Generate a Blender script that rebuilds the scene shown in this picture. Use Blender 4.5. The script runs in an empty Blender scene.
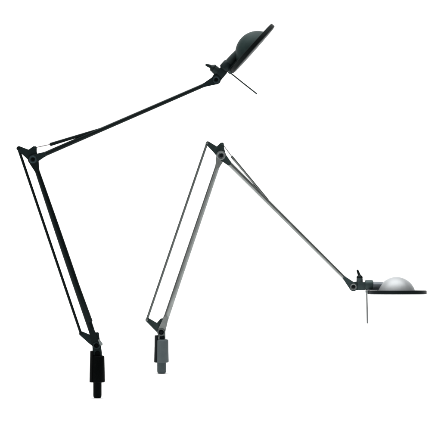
import bpy, bmesh, math
from mathutils import Vector, Matrix

scene = bpy.context.scene
COL = scene.collection
R = math.radians

# ----------------------------------------------------------------- materials
def mat(name, base, metallic=0.0, rough=0.4, spec=0.5, mottling=0.15, bump=0.02, scale=60.0, coat=0.0,
        transmission=0.0):
    m = bpy.data.materials.new(name)
    m.use_nodes = True
    nt = m.node_tree
    n, l = nt.nodes, nt.links
    b = n['Principled BSDF']
    tc = n.new('ShaderNodeTexCoord')
    nz = n.new('ShaderNodeTexNoise')
    nz.inputs['Scale'].default_value = scale
    nz.inputs['Detail'].default_value = 5
    l.new(tc.outputs['Object'], nz.inputs['Vector'])
    ramp = n.new('ShaderNodeMapRange')
    ramp.inputs['From Min'].default_value = 0.25
    ramp.inputs['From Max'].default_value = 0.75
    ramp.inputs['To Min'].default_value = 1 - mottling
    ramp.inputs['To Max'].default_value = 1 + mottling
    l.new(nz.outputs['Fac'], ramp.inputs['Value'])
    mul = n.new('ShaderNodeVectorMath'); mul.operation = 'SCALE'
    mul.inputs[0].default_value = base
    l.new(ramp.outputs['Result'], mul.inputs['Scale'])
    l.new(mul.outputs['Vector'], b.inputs['Base Color'])
    rr = n.new('ShaderNodeMapRange')
    rr.inputs['To Min'].default_value = max(0.02, rough - 0.06)
    rr.inputs['To Max'].default_value = min(1.0, rough + 0.08)
    l.new(nz.outputs['Fac'], rr.inputs['Value'])
    l.new(rr.outputs['Result'], b.inputs['Roughness'])
    if bump:
        fine = n.new('ShaderNodeTexNoise')
        fine.inputs['Scale'].default_value = scale * 12
        fine.inputs['Detail'].default_value = 3
        l.new(tc.outputs['Object'], fine.inputs['Vector'])
        bp = n.new('ShaderNodeBump')
        bp.inputs['Strength'].default_value = bump * 10
        bp.inputs['Distance'].default_value = 0.0002
        l.new(fine.outputs['Fac'], bp.inputs['Height'])
        l.new(bp.outputs['Normal'], b.inputs['Normal'])
    b.inputs['Metallic'].default_value = metallic
    b.inputs['Specular IOR Level'].default_value = spec
    if not metallic:
        b.inputs['Specular Tint'].default_value = (0.74, 1.0, 1.0, 1)
    b.inputs['Coat Weight'].default_value = coat
    b.inputs['Transmission Weight'].default_value = transmission
    return m

BLACK = dict(
    arm=mat('black_painted_metal', (0.0018, 0.0032, 0.0032), 0, 0.36, 0.16),
    joint=mat('black_cast_joint', (0.0045, 0.0085, 0.0095), 0, 0.45, 0.22, 0.3),
    ring=mat('black_bolt_metal', (0.016, 0.027, 0.032), 0, 0.35, 0.35),
    socket=mat('black_rubber', (0.001, 0.001, 0.001), 0, 0.6, 0.04),
    clip=mat('black_rubber_clip', (0.0015, 0.0015, 0.0015), 0, 0.65, 0.05),
    pin=mat('black_pin', (0.001, 0.001, 0.001), 0, 0.6, 0.06),
    rim=mat('black_shade_rim', (0.002, 0.0025, 0.0025), 0, 0.5, 0.12),
    dome=mat('black_enamel_dome', (0.018, 0.031, 0.030), 0, 0.5, 0.10),
    neck=mat('black_neck', (0.008, 0.012, 0.012), 0, 0.45, 0.3),
    knob=mat('black_knob', (0.003, 0.005, 0.005), 0, 0.5, 0.2),
    collar=mat('black_knob_collar', (0.006, 0.010, 0.010), 0, 0.5, 0.3),
    wire=mat('dull_steel_wire', (0.25, 0.235, 0.24), 1.0, 0.4, 0.5),
    rod=mat('black_rod', (0.0015, 0.0026, 0.0026), 0, 0.42, 0.14),
    handle=mat('dark_handle_steel', (0.008, 0.012, 0.011), 0, 0.4, 0.4),
    mount=mat('dark_handle_mount', (0.055, 0.07, 0.068), 0, 0.5, 0.4),
    tab=mat('pale_glint_tab', (0.22, 0.25, 0.245), 0.6, 0.4, 0.5),  # pale colour stands in for a glint on the base joint
)
GREY = dict(
    arm=mat('satin_grey_aluminium', (0.245, 0.262, 0.254), 1.0, 0.36, 0.5, 0.16),
    joint=mat('dark_green_grey_plastic', (0.009, 0.015, 0.0142), 0, 0.34, 0.45, 0.3),
    ring=mat('grey_bolt_metal', (0.20, 0.22, 0.22), 0.8, 0.35, 0.5),
    socket=mat('slate_grey_rubber', (0.075, 0.09, 0.095), 0, 0.55, 0.3, 0.12),
    clip=mat('near_black_clip', (0.003, 0.004, 0.005), 0, 0.6, 0.1),
    pin=mat('slate_grey_pin', (0.055, 0.07, 0.075), 0, 0.55, 0.3),
    rim=mat('dark_shade_rim', (0.004, 0.0055, 0.006), 0, 0.5, 0.15),
    dome=mat('pale_satin_dome', (0.33, 0.345, 0.355), 0.42, 0.5, 0.4, 0.06, 0.01),
    neck=mat('slate_neck', (0.10, 0.115, 0.13), 0.3, 0.4, 0.4),
    knob=mat('black_knob_grey_lamp', (0.003, 0.004, 0.004), 0, 0.5, 0.15),
    collar=mat('slate_knob_collar', (0.035, 0.048, 0.050), 0, 0.5, 0.3),
    wire=mat('bright_steel_wire', (0.62, 0.63, 0.63), 1.0, 0.35, 0.5),
    rod=mat('grey_rod', (0.13, 0.145, 0.14), 0.9, 0.4, 0.5),
    handle=mat('grey_handle_steel', (0.14, 0.15, 0.15), 0.9, 0.4, 0.5),
    mount=mat('grey_handle_mount', (0.22, 0.25, 0.25), 0.3, 0.45, 0.4),
    tab=mat('grey_tab', (0.13, 0.15, 0.145), 0.8, 0.4, 0.5),
)
GREY['body'] = mat('slate_head_bracket', (0.022, 0.034, 0.035), 0, 0.45, 0.35)
BLACK['body'] = BLACK['base_ring'] = BLACK['joint']
GREY['base_ring'] = mat('dark_grey_bolt_metal', (0.07, 0.082, 0.08), 0.6, 0.38, 0.5)
BLACK['diffuser'] = mat('smoked_glass_plate', (0.035, 0.042, 0.042), 0, 0.5, 0.12, 0.05, 0.005)
GREY['diffuser'] = mat('frosted_glass_plate', (0.75, 0.78, 0.77), 0, 0.35, 0.5, 0.03, 0.005)

# ------------------------------------------------------------------ 2D shapes
def fillet(pts, steps=6):
    """pts: (x, y, radius) -> outline with rounded corners."""
    out = []
    n = len(pts)
    for i in range(n):
        p = Vector(pts[i][:2]); a = Vector(pts[i - 1][:2]); b = Vector(pts[(i + 1) % n][:2])
        r = pts[i][2]
        u = (a - p).normalized(); v = (b - p).normalized()
        ang = math.acos(max(-1, min(1, u.dot(v))))
        if r <= 0 or abs(ang - math.pi) < 1e-3:
            out.append(p); continue
        t = r / math.tan(ang / 2)
        t = min(t, (a - p).length * 0.48, (b - p).length * 0.48)
        rr = t * math.tan(ang / 2)
        c = p + (u + v).normalized() * (rr / math.sin(ang / 2))
        s, e = p + u * t - c, p + v * t - c
        a0 = math.atan2(s.y, s.x); a1 = math.atan2(e.y, e.x)
        d = (a1 - a0 + math.pi) % (2 * math.pi) - math.pi
        for k in range(steps + 1):
            w = a0 + d * k / steps
            out.append(c + Vector((math.cos(w), math.sin(w))) * rr)
    return out

def hull(circles, seg=40):
    """convex outline round a list of (x, y, r)."""
    P = []
    for x, y, r in circles:
        for k in range(seg):
            a = 2 * math.pi * k / seg
            P.append((x + r * math.cos(a), y + r * math.sin(a)))
    P = sorted(set(P))
    def half(it):
        h = []
        for p in it:
            while len(h) >= 2 and (h[-1][0]-h[-2][0])*(p[1]-h[-2][1]) - (h[-1][1]-h[-2][1])*(p[0]-h[-2][0]) <= 0:
                h.pop()
            h.append(p)
        return h
    lo, hi = half(P), half(P[::-1])
    return [Vector(p) for p in lo[:-1] + hi[:-1]]

# --------------------------------------------------------------- mesh shapes
# every shape is collected in lamp units (u right, v up, d away from the viewer)
class Shape:
    def __init__(self): self.bm = bmesh.new()
    def plate(self, outline, d0, d1, bevel=0.5):
        bm = self.bm
        n = len(outline)
        lo = [bm.verts.new((p[0], p[1], d0)) for p in outline]
        hi = [bm.verts.new((p[0], p[1], d1)) for p in outline]
        fs = [bm.faces.new(lo[::-1]), bm.faces.new(hi)]
        for i in range(n):
            bm.faces.new((lo[i], lo[(i + 1) % n], hi[(i + 1) % n], hi[i]))
        if bevel:
            es = list(set(fs[0].edges) | set(fs[1].edges))
            bmesh.ops.bevel(bm, geom=es, offset=bevel, segments=2, profile=0.5, affect='EDGES')
        return self
    def tube(self, pts, seg=24, squash=1.0, caps=True):
        """pts: (u, v, d, radius); squash scales the depth of the section."""
        bm = self.bm
        P = [Vector(p[:3]) for p in pts]
        rings = []
        for i, p in enumerate(P):
            t = (P[min(i + 1, len(P) - 1)] - P[max(i - 1, 0)]).normalized()
            ref = Vector((0, 0, 1)) if abs(t.z) < 0.9 else Vector((1, 0, 0))
            s = t.cross(ref).normalized(); q = s.cross(t).normalized()
            r = pts[i][3]
            rings.append([bm.verts.new(p + s * (r * math.cos(2*math.pi*k/seg)) + q * (squash * r * math.sin(2*math.pi*k/seg)))
                          for k in range(seg)])
        for a, b in zip(rings, rings[1:]):
            for k in range(seg):
                bm.faces.new((a[k], a[(k+1) % seg], b[(k+1) % seg], b[k]))
        if caps:
            bm.faces.new(rings[0][::-1]); bm.faces.new(rings[-1])
        return self
    def lathe(self, prof, origin, axis, seg=48, a0=0.0, a1=2*math.pi):
        """prof: (radius, height along axis); closed by poles where radius is 0."""
        bm = self.bm
        ax = Vector(axis).normalized(); o = Vector(origin)
        ref = Vector((0, 0, 1)) if abs(ax.z) < 0.9 else Vector((1, 0, 0))
        s = ax.cross(ref).normalized(); q = ax.cross(s).normalized()
        rings = []
        for r, h in prof:
            if r < 1e-6:
                rings.append([bm.verts.new(o + ax * h)])
            else:
                rings.append([bm.verts.new(o + ax*h + s*(r*math.cos(2*math.pi*k/seg)) + q*(r*math.sin(2*math.pi*k/seg)))
                              for k in range(seg)])
        for a, b in zip(rings, rings[1:]):
            for k in range(seg):
                k2 = (k + 1) % seg
                if len(a) == 1 and len(b) == 1: continue
                if len(a) == 1: bm.faces.new((a[0], b[k2], b[k]))
                elif len(b) == 1: bm.faces.new((a[k], a[k2], b[0]))
                else: bm.faces.new((a[k], a[k2], b[k2], b[k]))
        return self
    def shell(self, r0, r1, v0, v1, c, ang0, ang1, seg=20, bevel=0.35):
        """a curved slab round a vertical axis; c = (u, d); r given as (top, bottom)."""
        bm = self.bm
        cols = []
        for k in range(seg + 1):
            a = ang0 + (ang1 - ang0) * k / seg
            ca, sa = math.cos(a), math.sin(a)
            cols.append([bm.verts.new((c[0] + r*ca, v, c[1] + r*sa)) for r, v in ((r0[1], v0), (r1[1], v0), (r1[0], v1), (r0[0], v1))])
        for a, b in zip(cols, cols[1:]):
            for j in range(4):
                bm.faces.new((a[j], a[(j+1) % 4], b[(j+1) % 4], b[j]))
        bm.faces.new(cols[0][::-1]); bm.faces.new(cols[-1])
        return self

def rounded(r, h0, h1, b):
    """lathe profile of a cylinder with softened rims."""
    return [(0, h0), (r - b, h0), (r - 0.3*b, h0 + 0.3*b), (r, h0 + b), (r, h1 - b), (r - 0.3*b, h1 - 0.3*b), (r - b, h1), (0, h1)]

class Lamp:
    def __init__(self, label, base, k, Y):
        self.k = k                      # metres per unit
        self.base = base                # (u, v) of the foot of the pin
        e = bpy.data.objects.new('desk_lamp', None)
        e.empty_display_size = 0.05
        COL.objects.link(e)
        e['label'] = label; e['category'] = 'lamp'; e['group'] = 'jointed desk lamps'
        self.root = e
    def build(self, name, shape, material, parent=None, xf=None, smooth=38):
        bm = shape.bm
        if xf is not None:
            bmesh.ops.transform(bm, matrix=xf, verts=bm.verts)
        bu, bv = self.base
        for v in bm.verts:
            u, w, d = v.co
            v.co = ((u - bu) * self.k, d * self.k, (w - bv) * self.k)
        bmesh.ops.recalc_face_normals(bm, faces=bm.faces)
        me = bpy.data.meshes.new(name)
        bm.to_mesh(me); bm.free()
        me.materials.append(material)
        me.shade_smooth()
        me.set_sharp_from_angle(angle=R(smooth))
        o = bpy.data.objects.new(name, me)
        COL.objects.link(o)
        o.parent = parent or self.root
        return o

# ------------------------------------------------------------- the two lamps
UNIT = 0.0022          # metres per picture unit at the black lamp
RATIO = 0.93           # the grey lamp stands a little farther back
HORIZON = 48.0
CAM_D = 9.0
CAM_H = (398.0 - HORIZON) * UNIT

def make_lamp(label, M, c):
    ratio, Y = c['ratio'], c['Y']
    k = UNIT / ratio
    S = 1.0 / ratio * RATIO               # size of a local unit (measured on the grey lamp)
    S = 1.0 if ratio == RATIO else 1.0 / RATIO
    up = lambda p: Vector((p[0], -p[1]))  # picture y runs down
    B, E, H = up(c['B']), up(c['E']), up(c['H'])
    foot = (c['foot'][0], -c['foot'][1])
    L = Lamp(label, foot, k, Y)
    L.root.location = ((foot[0] - 220.5) * k, Y, 0.0)
    loc = lambda o, x, y: Vector((o.x + x * S, o.y + y * S))

    # --- base: socket block, pin and dark clip
    cx = c['block_x']
    t, b, wt, wb = -c['block_top'], -c['block_bot'], c['wt'], c['wb']
    s = Shape()
    s.lathe([(0, b), (wb - 1.0, b), (wb - 0.3, b + 0.3), (wb, b + 1.0), (wt + 0.15, t - 1.2), (wt - 0.3, t - 0.35), (wt - 1.0, t), (0, t)],
            (cx, 0, 0), (0, 1, 0), 56)
    sock = L.build('base_socket', s, M['socket'])
    px0, px1 = c['pin_x']
    pc, pr = (px0 + px1) / 2, (px1 - px0) / 2
    pb = -c['foot'][1]
    s = Shape()
    s.lathe([(0, pb), (pr - 1.5, pb), (pr - 0.6, pb + 0.45), (pr - 0.1, pb + 1.6), (pr, pb + 3), (pr, b - 0.01), (0, b - 0.01)], (pc, 0, 0), (0, 1, 0), 40)
    L.build('pin', s, M['pin'], sock)
    s = Shape()
    s.shell((wt - 1.2, wb - 1.2), (wt + 0.35, wb + 0.35), b + 0.15, t + c['clip_up'], (cx, 0), R(180 - c['clip_a']), R(180 + c['clip_a']))
    L.build('clip', s, M['clip'], sock)
    # neck between block and the bottom joint
    nx = c['neck_x']; nw = c['neck_w']
    s = Shape()
    s.plate(fillet([(nx - nw, t - 0.6, 0.2), (nx + nw, t - 0.6, 0.2), (nx + nw, t + 2.6*S, 0.6), (B.x + 4.0*S, B.y, 1.5), (B.x + 2.5*S, B.y + 4.4*S, 2),
                    (B.x - 2.5*S, B.y + 4.4*S, 2), (B.x - 4.0*S, B.y, 1.5), (nx - nw, t + 2.6*S, 0.6)]), -1.7*S, 1.7*S, 0.5)
    neck = L.build('base_knuckle', s, M['tab'] if c['pale_knuckle'] else M['joint'])
    s = Shape()
    s.lathe(rounded(2.5*S, 0, 2.0*S, 0.5), (nx + 0.3, t + 2.0*S, -1.7*S - 1.2*S), (0, 0, 1), 32)
    L.build('set_screw', s, M['clip'], neck)

    # --- brackets (same casting at the foot and at the elbow)
    def bracket(o, tip, horn, name, body_r):
        tv, hv = up(tip), up(horn)
        T, Hn = tv - o, hv - o
        n = Vector((T.y, -T.x)).normalized()          # to the upper right of the long horn
        if n.y < 0: n = -n
        w0, w1 = 1.9*S, 2.8*S
        d = T.normalized()
        hr = Vector((Hn.y, -Hn.x)).normalized()       # right of the short horn
        valley = Vector((-4.3*S, 8.3*S))
        pts = [
            (*(o + T + d*1.2*S - n*w0*0.95), 1.2*S),
            (*(o + T + d*1.2*S + n*w0*0.95), 1.2*S),
            (*(o + valley), 0),
            (*(o + Hn - hr*1.6*S + Vector((0, 1.2*S))), 1.1*S),
            (*(o + Hn + hr*1.5*S + Vector((0, 1.0*S))), 1.1*S),
            (*(o + Hn*0.7 + hr*2.0*S), 2*S),
            (o.x + body_r*0.98, o.y + 1.5*S, 2*S),
            (o.x + body_r*0.75, o.y - body_r*0.75, 2.5*S),
            (o.x - body_r*0.30, o.y - body_r*1.0, 2.5*S),
            (o.x - body_r*0.95, o.y - body_r*0.2, 2*S),
            (*(o + T*0.40 - n*w1), 2*S),
        ]
        s = Shape()
        s.plate(fillet(pts), -1.6*S, 1.6*S, 0.5*S)
        # round bosses at both horn tips
        s.lathe(rounded(1.5*S, -2.2*S, 2.2*S, 0.4*S), (tv.x, tv.y, 0), (0, 0, 1), 24)
        s.lathe(rounded(1.35*S, -2.0*S, 2.0*S, 0.4*S), (hv.x, hv.y, 0), (0, 0, 1), 24)
        return L.build(name, s, M['joint'])
    bb = bracket(B, c['Bt'], c['Bh'], 'base_bracket', 4.0*S)
    eb = bracket(E, c['Et'], c['Eh'], 'elbow_bracket', 4.6*S)

    def bolt(o, r, front, parent, material, name='pivot_bolt'):
        """ring round a recessed bolt head, facing the viewer."""
        s = Shape()
        s.lathe([(0, 0), (r*0.55, 0), (r*0.60, -0.25*S), (r*0.66, -1.15*S), (r*0.80, -1.35*S), (r*0.95, -1.2*S), (r, -0.8*S), (r, 2.2*S), (0, 2.2*S)],
                (o.x, o.y, front), (0, 0, 1), 40)
        p = L.build(name, s, material, parent)
        return p
    def hexhead(o, r, front, parent):
        s = Shape()
        s.lathe([(0, -0.55*S), (r*0.40, -0.55*S), (r*0.50, -0.3*S), (r*0.50, 0.4*S), (0, 0.4*S)], (o.x, o.y, front), (0, 0, 1), 6)
        L.build('bolt_head', s, M['clip'], parent)

    # --- lower arm: two cheeks round the bracket, then one oval bar
    def arm(name, a, b2, ra, rb, eye_a, eye_b, mid=None, material=None, start=0.0, end=0.0, flare=13):
        dr = (b2 - a).normalized()
        Ln = (b2 - a).length
        s = Shape()
        pts = []
        n = 14
        i0, i1 = start, Ln - end
        for i in range(n + 1):
            f = i / n
            p = a + dr * (i0 + (i1 - i0) * f)
            r = ra + (rb - ra) * f
            if mid: r += mid * math.sin(math.pi * min(1, f * 1.0))
            pts.append((p.x, p.y, 0, r))
        s.tube(pts, 28, 1.0)
        o = L.build(name, s, material or M['arm'])
        return o, dr, Ln
    def fork(o, dr, r_eye, r_arm, length, name, parent, material, d0, d1):
        for lo, hi in ((d0, d1), (-d1, -d0)):
            s = Shape()
            q = o + dr * length
            s.plate(hull([(o.x, o.y, r_eye), (q.x, q.y, r_arm)]), lo, hi, 0.35*S)
            L.build(name, s, material, parent)
        # the solid root where both cheeks meet the bar
        s = Shape()
        q0 = o + dr * (length * 0.62); q1 = o + dr * (length + 1.5*S)
        s.tube([(q0.x, q0.y, 0, r_arm + (r_eye - r_arm)*0.25), (q1.x, q1.y, 0, r_arm * 1.02)], 24)
        L.build('fork_root', s, material, parent)

    low, dl, Ll = arm('lower_arm', B, E, c['la'][0], c['la'][1], 0, 0, mid=c['la'][2], start=13*S, end=9*S)
    fork(B, dl, 4.0*S, c['la'][0]*0.92, 14*S, 'fork_cheek', low, M['arm'], 1.9*S, 3.3*S)
    fork(E, -dl, 4.9*S, c['la'][1]*0.98, 11*S, 'fork_cheek', low, M['arm'], 1.9*S, 3.3*S)
    # sleeve that ends in a step just above the foot joint
    q0 = B + dl * c['sleeve'][0]; q1 = B + dl * c['sleeve'][1]
    off = Vector((dl.y, -dl.x)) * c['sleeve'][2]
    s = Shape()
    s.tube([(q0.x + off.x, q0.y + off.y, 0, c['sleeve'][3]), (q0.x + off.x + dl.x*0.5, q0.y + off.y + dl.y*0.5, 0, c['sleeve'][3] + 0.25),
            (q1.x, q1.y, 0, c['sleeve'][4])], 28)
    L.build('sleeve', s, M['arm'], low)
    rb = bolt(B, c['ring_b']*S, -3.3*S, bb, M['base_ring']); hexhead(B, c['ring_b']*S, -3.3*S, rb)
    re_ = bolt(E, c['ring_e']*S, -4.6*S if c['fork_front'] else -3.3*S, eb, M['ring']); hexhead(E, c['ring_e']*S, -4.6*S if c['fork_front'] else -3.3*S, re_)

    # --- upper arm
    upa, du, Lu = arm('upper_arm', E, H, c['ua'][0], c['ua'][1], 0, 0, mid=c['ua'][2], start=10*S, end=9*S)
    fork(E, du, 4.3*S, c['ua'][0]*1.05, 10.5*S, 'elbow_cheek', upa, M['joint'], 3.35*S, 4.5*S)
    fork(H, -du, 4.2*S, c['ua'][1]*1.0, 12*S, 'head_cheek', upa, M['body'], 1.9*S, 3.2*S)

    # --- parallel rod from horn tip to horn tip
    a, b2 = up(c['Bt']), up(c['Et'])
    s = Shape()
    s.tube([(a.x, a.y, 0, c['rod']), ((a.x*0.5 + b2.x*0.5), (a.y + b2.y)/2, 0, c['rod']*1.02), (b2.x, b2.y, 0, c['rod'])], 16)
    for p in (a, b2):
        s.lathe(rounded(c['rod']*1.15, -2.5*S, 2.5*S, 0.3*S), (p.x, p.y, 0), (0, 0, 1), 20)
    L.build('parallel_rod', s, M['rod'])

    # --- slanted tension rods that run from the short horns into the arms
    h = up(c['Eh'])
    w0, w1 = up(c['tr'][0]), up(c['tr'][1])
    s = Shape()
    s.tube([(w0.x, w0.y, 0, c['tr'][2]), (w1.x, w1.y, 0, c['tr'][3])], 18)
    tr = L.build('tension_rod', s, M['rod'] if not c['pale_knuckle'] else M['arm'])
    s = Shape(); s.tube([(h.x, h.y, 0, c['wire']), (w0.x*1.0 + (w1.x-w0.x)*0.05, w0.y + (w1.y-w0.y)*0.05, 0, c['wire'])], 10)
    L.build('wire', s, M['wire'], tr)
    h = up(c['Bh'])
    if c['lw']:
        w1 = up(c['lw'])
        s = Shape(); s.tube([(h.x, h.y, 0, c['wire']*1.1), (w1.x, w1.y, 0, c['wire']*1.1)], 10)
        L.build('lower_wire', s, M['wire'])

    if c['tab']:  # glint on the base knuckle, modelled as a small pale solid
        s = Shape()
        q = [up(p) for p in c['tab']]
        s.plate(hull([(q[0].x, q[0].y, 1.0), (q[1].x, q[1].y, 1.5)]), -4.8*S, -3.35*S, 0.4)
        L.build('glint_tab', s, M['tab'], neck)

    # --- head, drawn flat and then turned at its pivot
    xf = (Matrix.Translation((H.x, H.y, 0)) @ Matrix.Rotation(R(c['head']), 4, 'Z') @ Matrix.Rotation(R(c['roll']), 4, 'X')
          @ Matrix.Scale(S, 4))
    s = Shape()
    s.plate(fillet([(-4.1, -1.5, 2), (-2.2, -3.6, 2), (3, -3.5, 1), (11.5, -3.3, 0.6), (11.5, 4.6, 0.6), (3.0, 5.2, 1), (-1.5, 4.4, 2.0), (-4.1, 2.2, 2)]),
            -1.8, 1.8, 0.5)
    # flared block between the cheeks and the round boss
    s.plate(fillet([(4.4, -3.1, 0.8), (11.9, -3.1, 0.5), (11.9, 4.8, 0.5), (4.4, 4.6, 0.8)]), -3.4, 3.4, 0.6)
    hb = L.build('head_bracket', s, M['body'], None, xf)
    o0 = Vector((0, 0))
    s = Shape()
    r = c['ring_h']
    s.lathe([(0, 0), (r*0.55, 0), (r*0.60, -0.25), (r*0.66, -0.9), (r*0.80, -1.1), (r*0.95, -1.0), (r, -0.6), (r, 3.0), (0, 3.0)],
            (0, 0, -3.2), (0, 0, 1), 40)
    pb_ = L.build('pivot_bolt', s, M['ring'], hb, xf)
    s = Shape(); s.lathe([(0, -0.5), (r*0.4, -0.5), (r*0.5, -0.3), (r*0.5, 0.4), (0, 0.4)], (0, 0, -3.2), (0, 0, 1), 6)
    L.build('bolt_head', s, M['clip'], pb_, xf)
    # wing knob on top of the bracket
    ks = c['knob_s']
    s = Shape(); s.lathe([(0, 3.6), (3.1*ks, 3.6), (3.25*ks, 4.2), (3.15*ks, 8.2), (2.8*ks, 8.6), (0, 8.6)], (6.3, 0, 0), (0, 1, 0), 32)
    kc = L.build('knob_collar', s, M['collar'], hb, xf)
    s = Shape()
    s.lathe([(0, 8.55), (3.05*ks, 8.55), (3.15*ks, 9.2), (3.0*ks, 10.2), (1.9*ks, 11.4), (1.3*ks, 12.2), (0, 12.4)], (6.3, 0, 0), (0, 1, 0), 32)
    s.tube([(6.3, 10.6, 0, 1.5*ks), (5.3, 13.4, 0, 1.3*ks), (4.3, 16.2, 0, 1.05*ks), (4.05, 17.0, 0, 0.7)], 16)
    L.build('wing_knob', s, M['knob'], kc, xf)
    # round swivel boss and the neck into the dome
    s = Shape()
    br = c['boss']
    s.lathe([(0, 11.6), (4.2, 11.6), (br - 0.25, 12.1), (br, 13.2), (br, 18.0), (br - 0.35, 19.4), (3.9, 19.9), (0, 19.9)], (0, br - 3.4, 0), (1, 0, 0), 40)
    L.build('swivel_boss', s, M['body'], hb, xf)
    s = Shape()
    nr = c['neck_r']
    s.lathe([(0, 19.5), (nr, 19.5), (nr, 21), (nr*0.97, 26), (nr*0.86, 33), (0, 33)], (0, nr - 3.3, 0), (1, 0, 0), 36)
    s.plate(fillet([(12.2, -3.4, 0.6), (30, -3.5, 0.3), (30, 1.4, 0.3), (17, -0.6, 1.5)]), -3.0, 3.0, 0.5)
    L.build('shade_neck', s, M['neck'], hb, xf)

    # shade: flat round brim with a thick rim, domed lamp housing on top, glass plate below
    cxh, rad = 44.0, 29.4
    rb_ = c['rim_b']
    s = Shape()
    s.lathe([(0, -4.4), (17.0, -4.2), (18.2, -3.75), (rad - 0.5, -3.6), (rad - 0.1, -3.85), (rad, -4.4), (rad, -6.9 + rb_), (rad - 0.3, -7.3 + rb_), (rad - 1.0, -7.4 + rb_),
             (rad - 1.5, -7.1 + rb_), (rad - 1.8, -6.2), (0, -6.2)], (cxh, 0, 0), (0, 1, 0), 96)
    sh = L.build('shade', s, M['rim'], None, xf, 30)
    s = Shape()
    r0, hh, b0 = c['dome_r'], c['dome_h'], -3.75
    Rs = (r0*r0 + hh*hh) / (2*hh)
    prof = []
    a1 = math.asin(r0 / Rs) if hh < Rs else math.pi - math.asin(r0 / Rs)
    for i in range(25):
        a = a1 * (1 - i / 24)
        prof.append((Rs * math.sin(a) if i < 24 else 0, b0 + hh - Rs + Rs * math.cos(a)))
    s.lathe([(r0 + 0.7, b0 + 0.0), (r0 + 0.6, b0 + 0.35)] + prof, (cxh + c['dome_s'], 0, 0), (0, 1, 0), 96)
    L.build('dome', s, M['dome'], sh, xf)
    s = Shape()
    s.lathe([(0, -6.25), (rad - 1.9, -6.25), (rad - 1.9, -7.55 + rb_), (rad - 2.3, -7.75 + rb_), (0, -7.75 + rb_)], (cxh, 0, 0), (0, 1, 0), 96)
    L.build('glass_plate', s, M['diffuser'], sh, xf)
    # handle: a thin pin hanging below the inner edge of the brim
    s = Shape()
    s.plate(fillet([(11.9, -3.5, 0.5), (16.6, -3.5, 0.3), (16.6, -7.2, 0.5), (12.4, -6.6, 1.0)]), -2.2, 2.2, 0.4)
    hm = L.build('handle_mount', s, M['mount'], sh, xf)
    s = Shape()
    s.tube([(13.5, -6.0, 0, c['hw']), (13.5 + 0.5*c['hx'], -22, 0, c['hw']), (13.5 + c['hx'], c['hl'], 0, c['hw']*0.98), (13.5 + c['hx'], c['hl'] - 0.4, 0, c['hw']*0.6)], 16)
    L.build('handle', s, M['handle'], hm, xf)
    return L

make_lamp('black jointed desk lamp with its dark dome shade tilted up steeply', BLACK, dict(
    ratio=1.0, Y=0.0, foot=(97.4, 398.0), B=(96.6, 345.2), E=(33.2, 159.2), H=(216.3, 79.8),
    Bt=(80.8, 333.2), Bh=(97.4, 333.6), Et=(18.2, 148.0), Eh=(35.2, 147.6),
    block_x=97.4, block_top=355.6, block_bot=382.2, wt=6.9, wb=7.6, pin_x=(93.2, 101.6), clip_up=4.6, clip_a=50,
    neck_x=97.3, neck_w=4.6, pale_knuckle=False, la=(3.1, 2.4, 0.5), ua=(2.35, 1.95, 0.0), sleeve=(24, 80, 0.8, 3.1, 2.9),
    ring_b=3.4, ring_e=3.6, ring_h=3.3, fork_front=True, rod=1.35, tr=((50.0, 144.6), (108, 126.8), 1.75, 1.3), wire=0.48, lw=None,
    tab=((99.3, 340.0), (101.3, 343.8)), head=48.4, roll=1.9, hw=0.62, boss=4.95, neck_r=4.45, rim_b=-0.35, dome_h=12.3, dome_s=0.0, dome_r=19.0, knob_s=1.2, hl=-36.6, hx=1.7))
make_lamp('grey metal jointed desk lamp with a pale dome on its level dark shade', GREY, dict(
    ratio=RATIO, Y=CAM_D/RATIO - CAM_D, foot=(161.6, 373.5), B=(161.3, 331.9), E=(221.2, 155.4), H=(353.3, 286.8),
    Bt=(147.0, 319.4), Bh=(162.4, 319.6), Et=(207.2, 142.9), Eh=(222.4, 143.9),
    block_x=161.6, block_top=339.3, block_bot=362.4, wt=6.6, wb=7.2, pin_x=(157.1, 166.1), clip_up=3.9, clip_a=51,
    neck_x=161.9, neck_w=3.6, pale_knuckle=True, la=(2.75, 2.35, 0.0), ua=(2.3, 1.75, 0.0), sleeve=(14, 40, 0.1, 2.5, 2.72),
    ring_b=4.1, ring_e=4.4, ring_h=3.4, fork_front=True, rod=1.15, tr=((231.4, 156.2), (268, 200), 1.25, 1.0), wire=0.46, lw=(170.7, 303),
    tab=None, head=0.0, roll=3.1, hw=0.72, boss=5.15, neck_r=4.2, rim_b=0.0, dome_h=13.6, dome_s=-0.8, dome_r=18.5, knob_s=1.0, hl=-36.2, hx=0.5))

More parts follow.
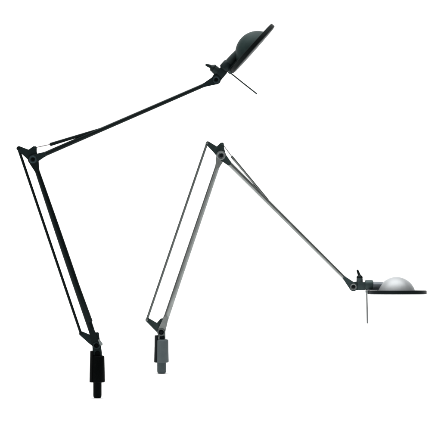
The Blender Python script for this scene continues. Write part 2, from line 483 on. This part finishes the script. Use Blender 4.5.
# ------------------------------------------------------------------- setting
# one seamless white sweep: floor, curve and wall
bm = bmesh.new()
prof = [(-16.0, 0.0), (-8, 0.0), (0, 0.0), (3.0, 0.0)]
rad = 3.0
for i in range(1, 25):
    a = math.pi/2 * i / 24
    prof.append((3.0 + rad*math.sin(a), rad - rad*math.cos(a)))
prof.append((6.0, 9.0))
rows = [[bm.verts.new((x, y, z)) for x in (-9, -3, 3, 9)] for y, z in prof]
for a, b in zip(rows, rows[1:]):
    for i in range(3):
        bm.faces.new((a[i], a[i+1], b[i+1], b[i]))
bmesh.ops.recalc_face_normals(bm, faces=bm.faces)
me = bpy.data.meshes.new('backdrop'); bm.to_mesh(me); bm.free(); me.shade_smooth()
me.materials.append(mat('white_paper_sweep', (0.86, 0.86, 0.86), 0, 0.9, 0.1, 0.01, 0.0, 2.0))
bd = bpy.data.objects.new('backdrop', me); COL.objects.link(bd); bd['kind'] = 'structure'

# -------------------------------------------------------------------- lights
def area(name, loc, target, sx, sy, power, col=(1, 1, 1)):
    d = bpy.data.lights.new(name, 'AREA'); d.shape = 'RECTANGLE'
    d.size, d.size_y, d.energy, d.color = sx, sy, power, col
    o = bpy.data.objects.new(name, d); COL.objects.link(o)
    o.location = loc
    o.rotation_euler = (Vector(target) - Vector(loc)).to_track_quat('-Z', 'Y').to_euler()
    return o
area('overhead_softbox', (-0.6, 0.8, 6.5), (-0.2, 0.6, 0), 8, 8, 700)
area('background_softbox', (0, 1.0, 6.0), (0, 5.5, 2.0), 8, 2.5, 270)
area('key_softbox', (-3.2, -4.0, 2.6), (0, 0.2, 0.4), 2.8, 2.8, 42)

w = bpy.data.worlds.new('World'); scene.world = w; w.use_nodes = True
w.node_tree.nodes['Background'].inputs['Color'].default_value = (1, 1, 1, 1)
w.node_tree.nodes['Background'].inputs['Strength'].default_value = 0.13

# -------------------------------------------------------------------- camera
cd = bpy.data.cameras.new('camera')
cam = bpy.data.objects.new('camera', cd); COL.objects.link(cam)
cam.location = (0, -CAM_D, CAM_H)
cam.rotation_euler = (R(90), 0, 0)
cd.sensor_width = 36.0
cd.lens = 36.0 * CAM_D / (441 * UNIT)
cd.shift_y = (HORIZON - 220.5) / 441.0
cd.clip_end = 100
scene.camera = cam

scene.render.engine = 'CYCLES'
scene.view_settings.view_transform = 'Standard'
scene.view_settings.look = 'None'
scene.view_settings.exposure = 0
scene.view_settings.gamma = 1
scene.cycles.use_denoising = True
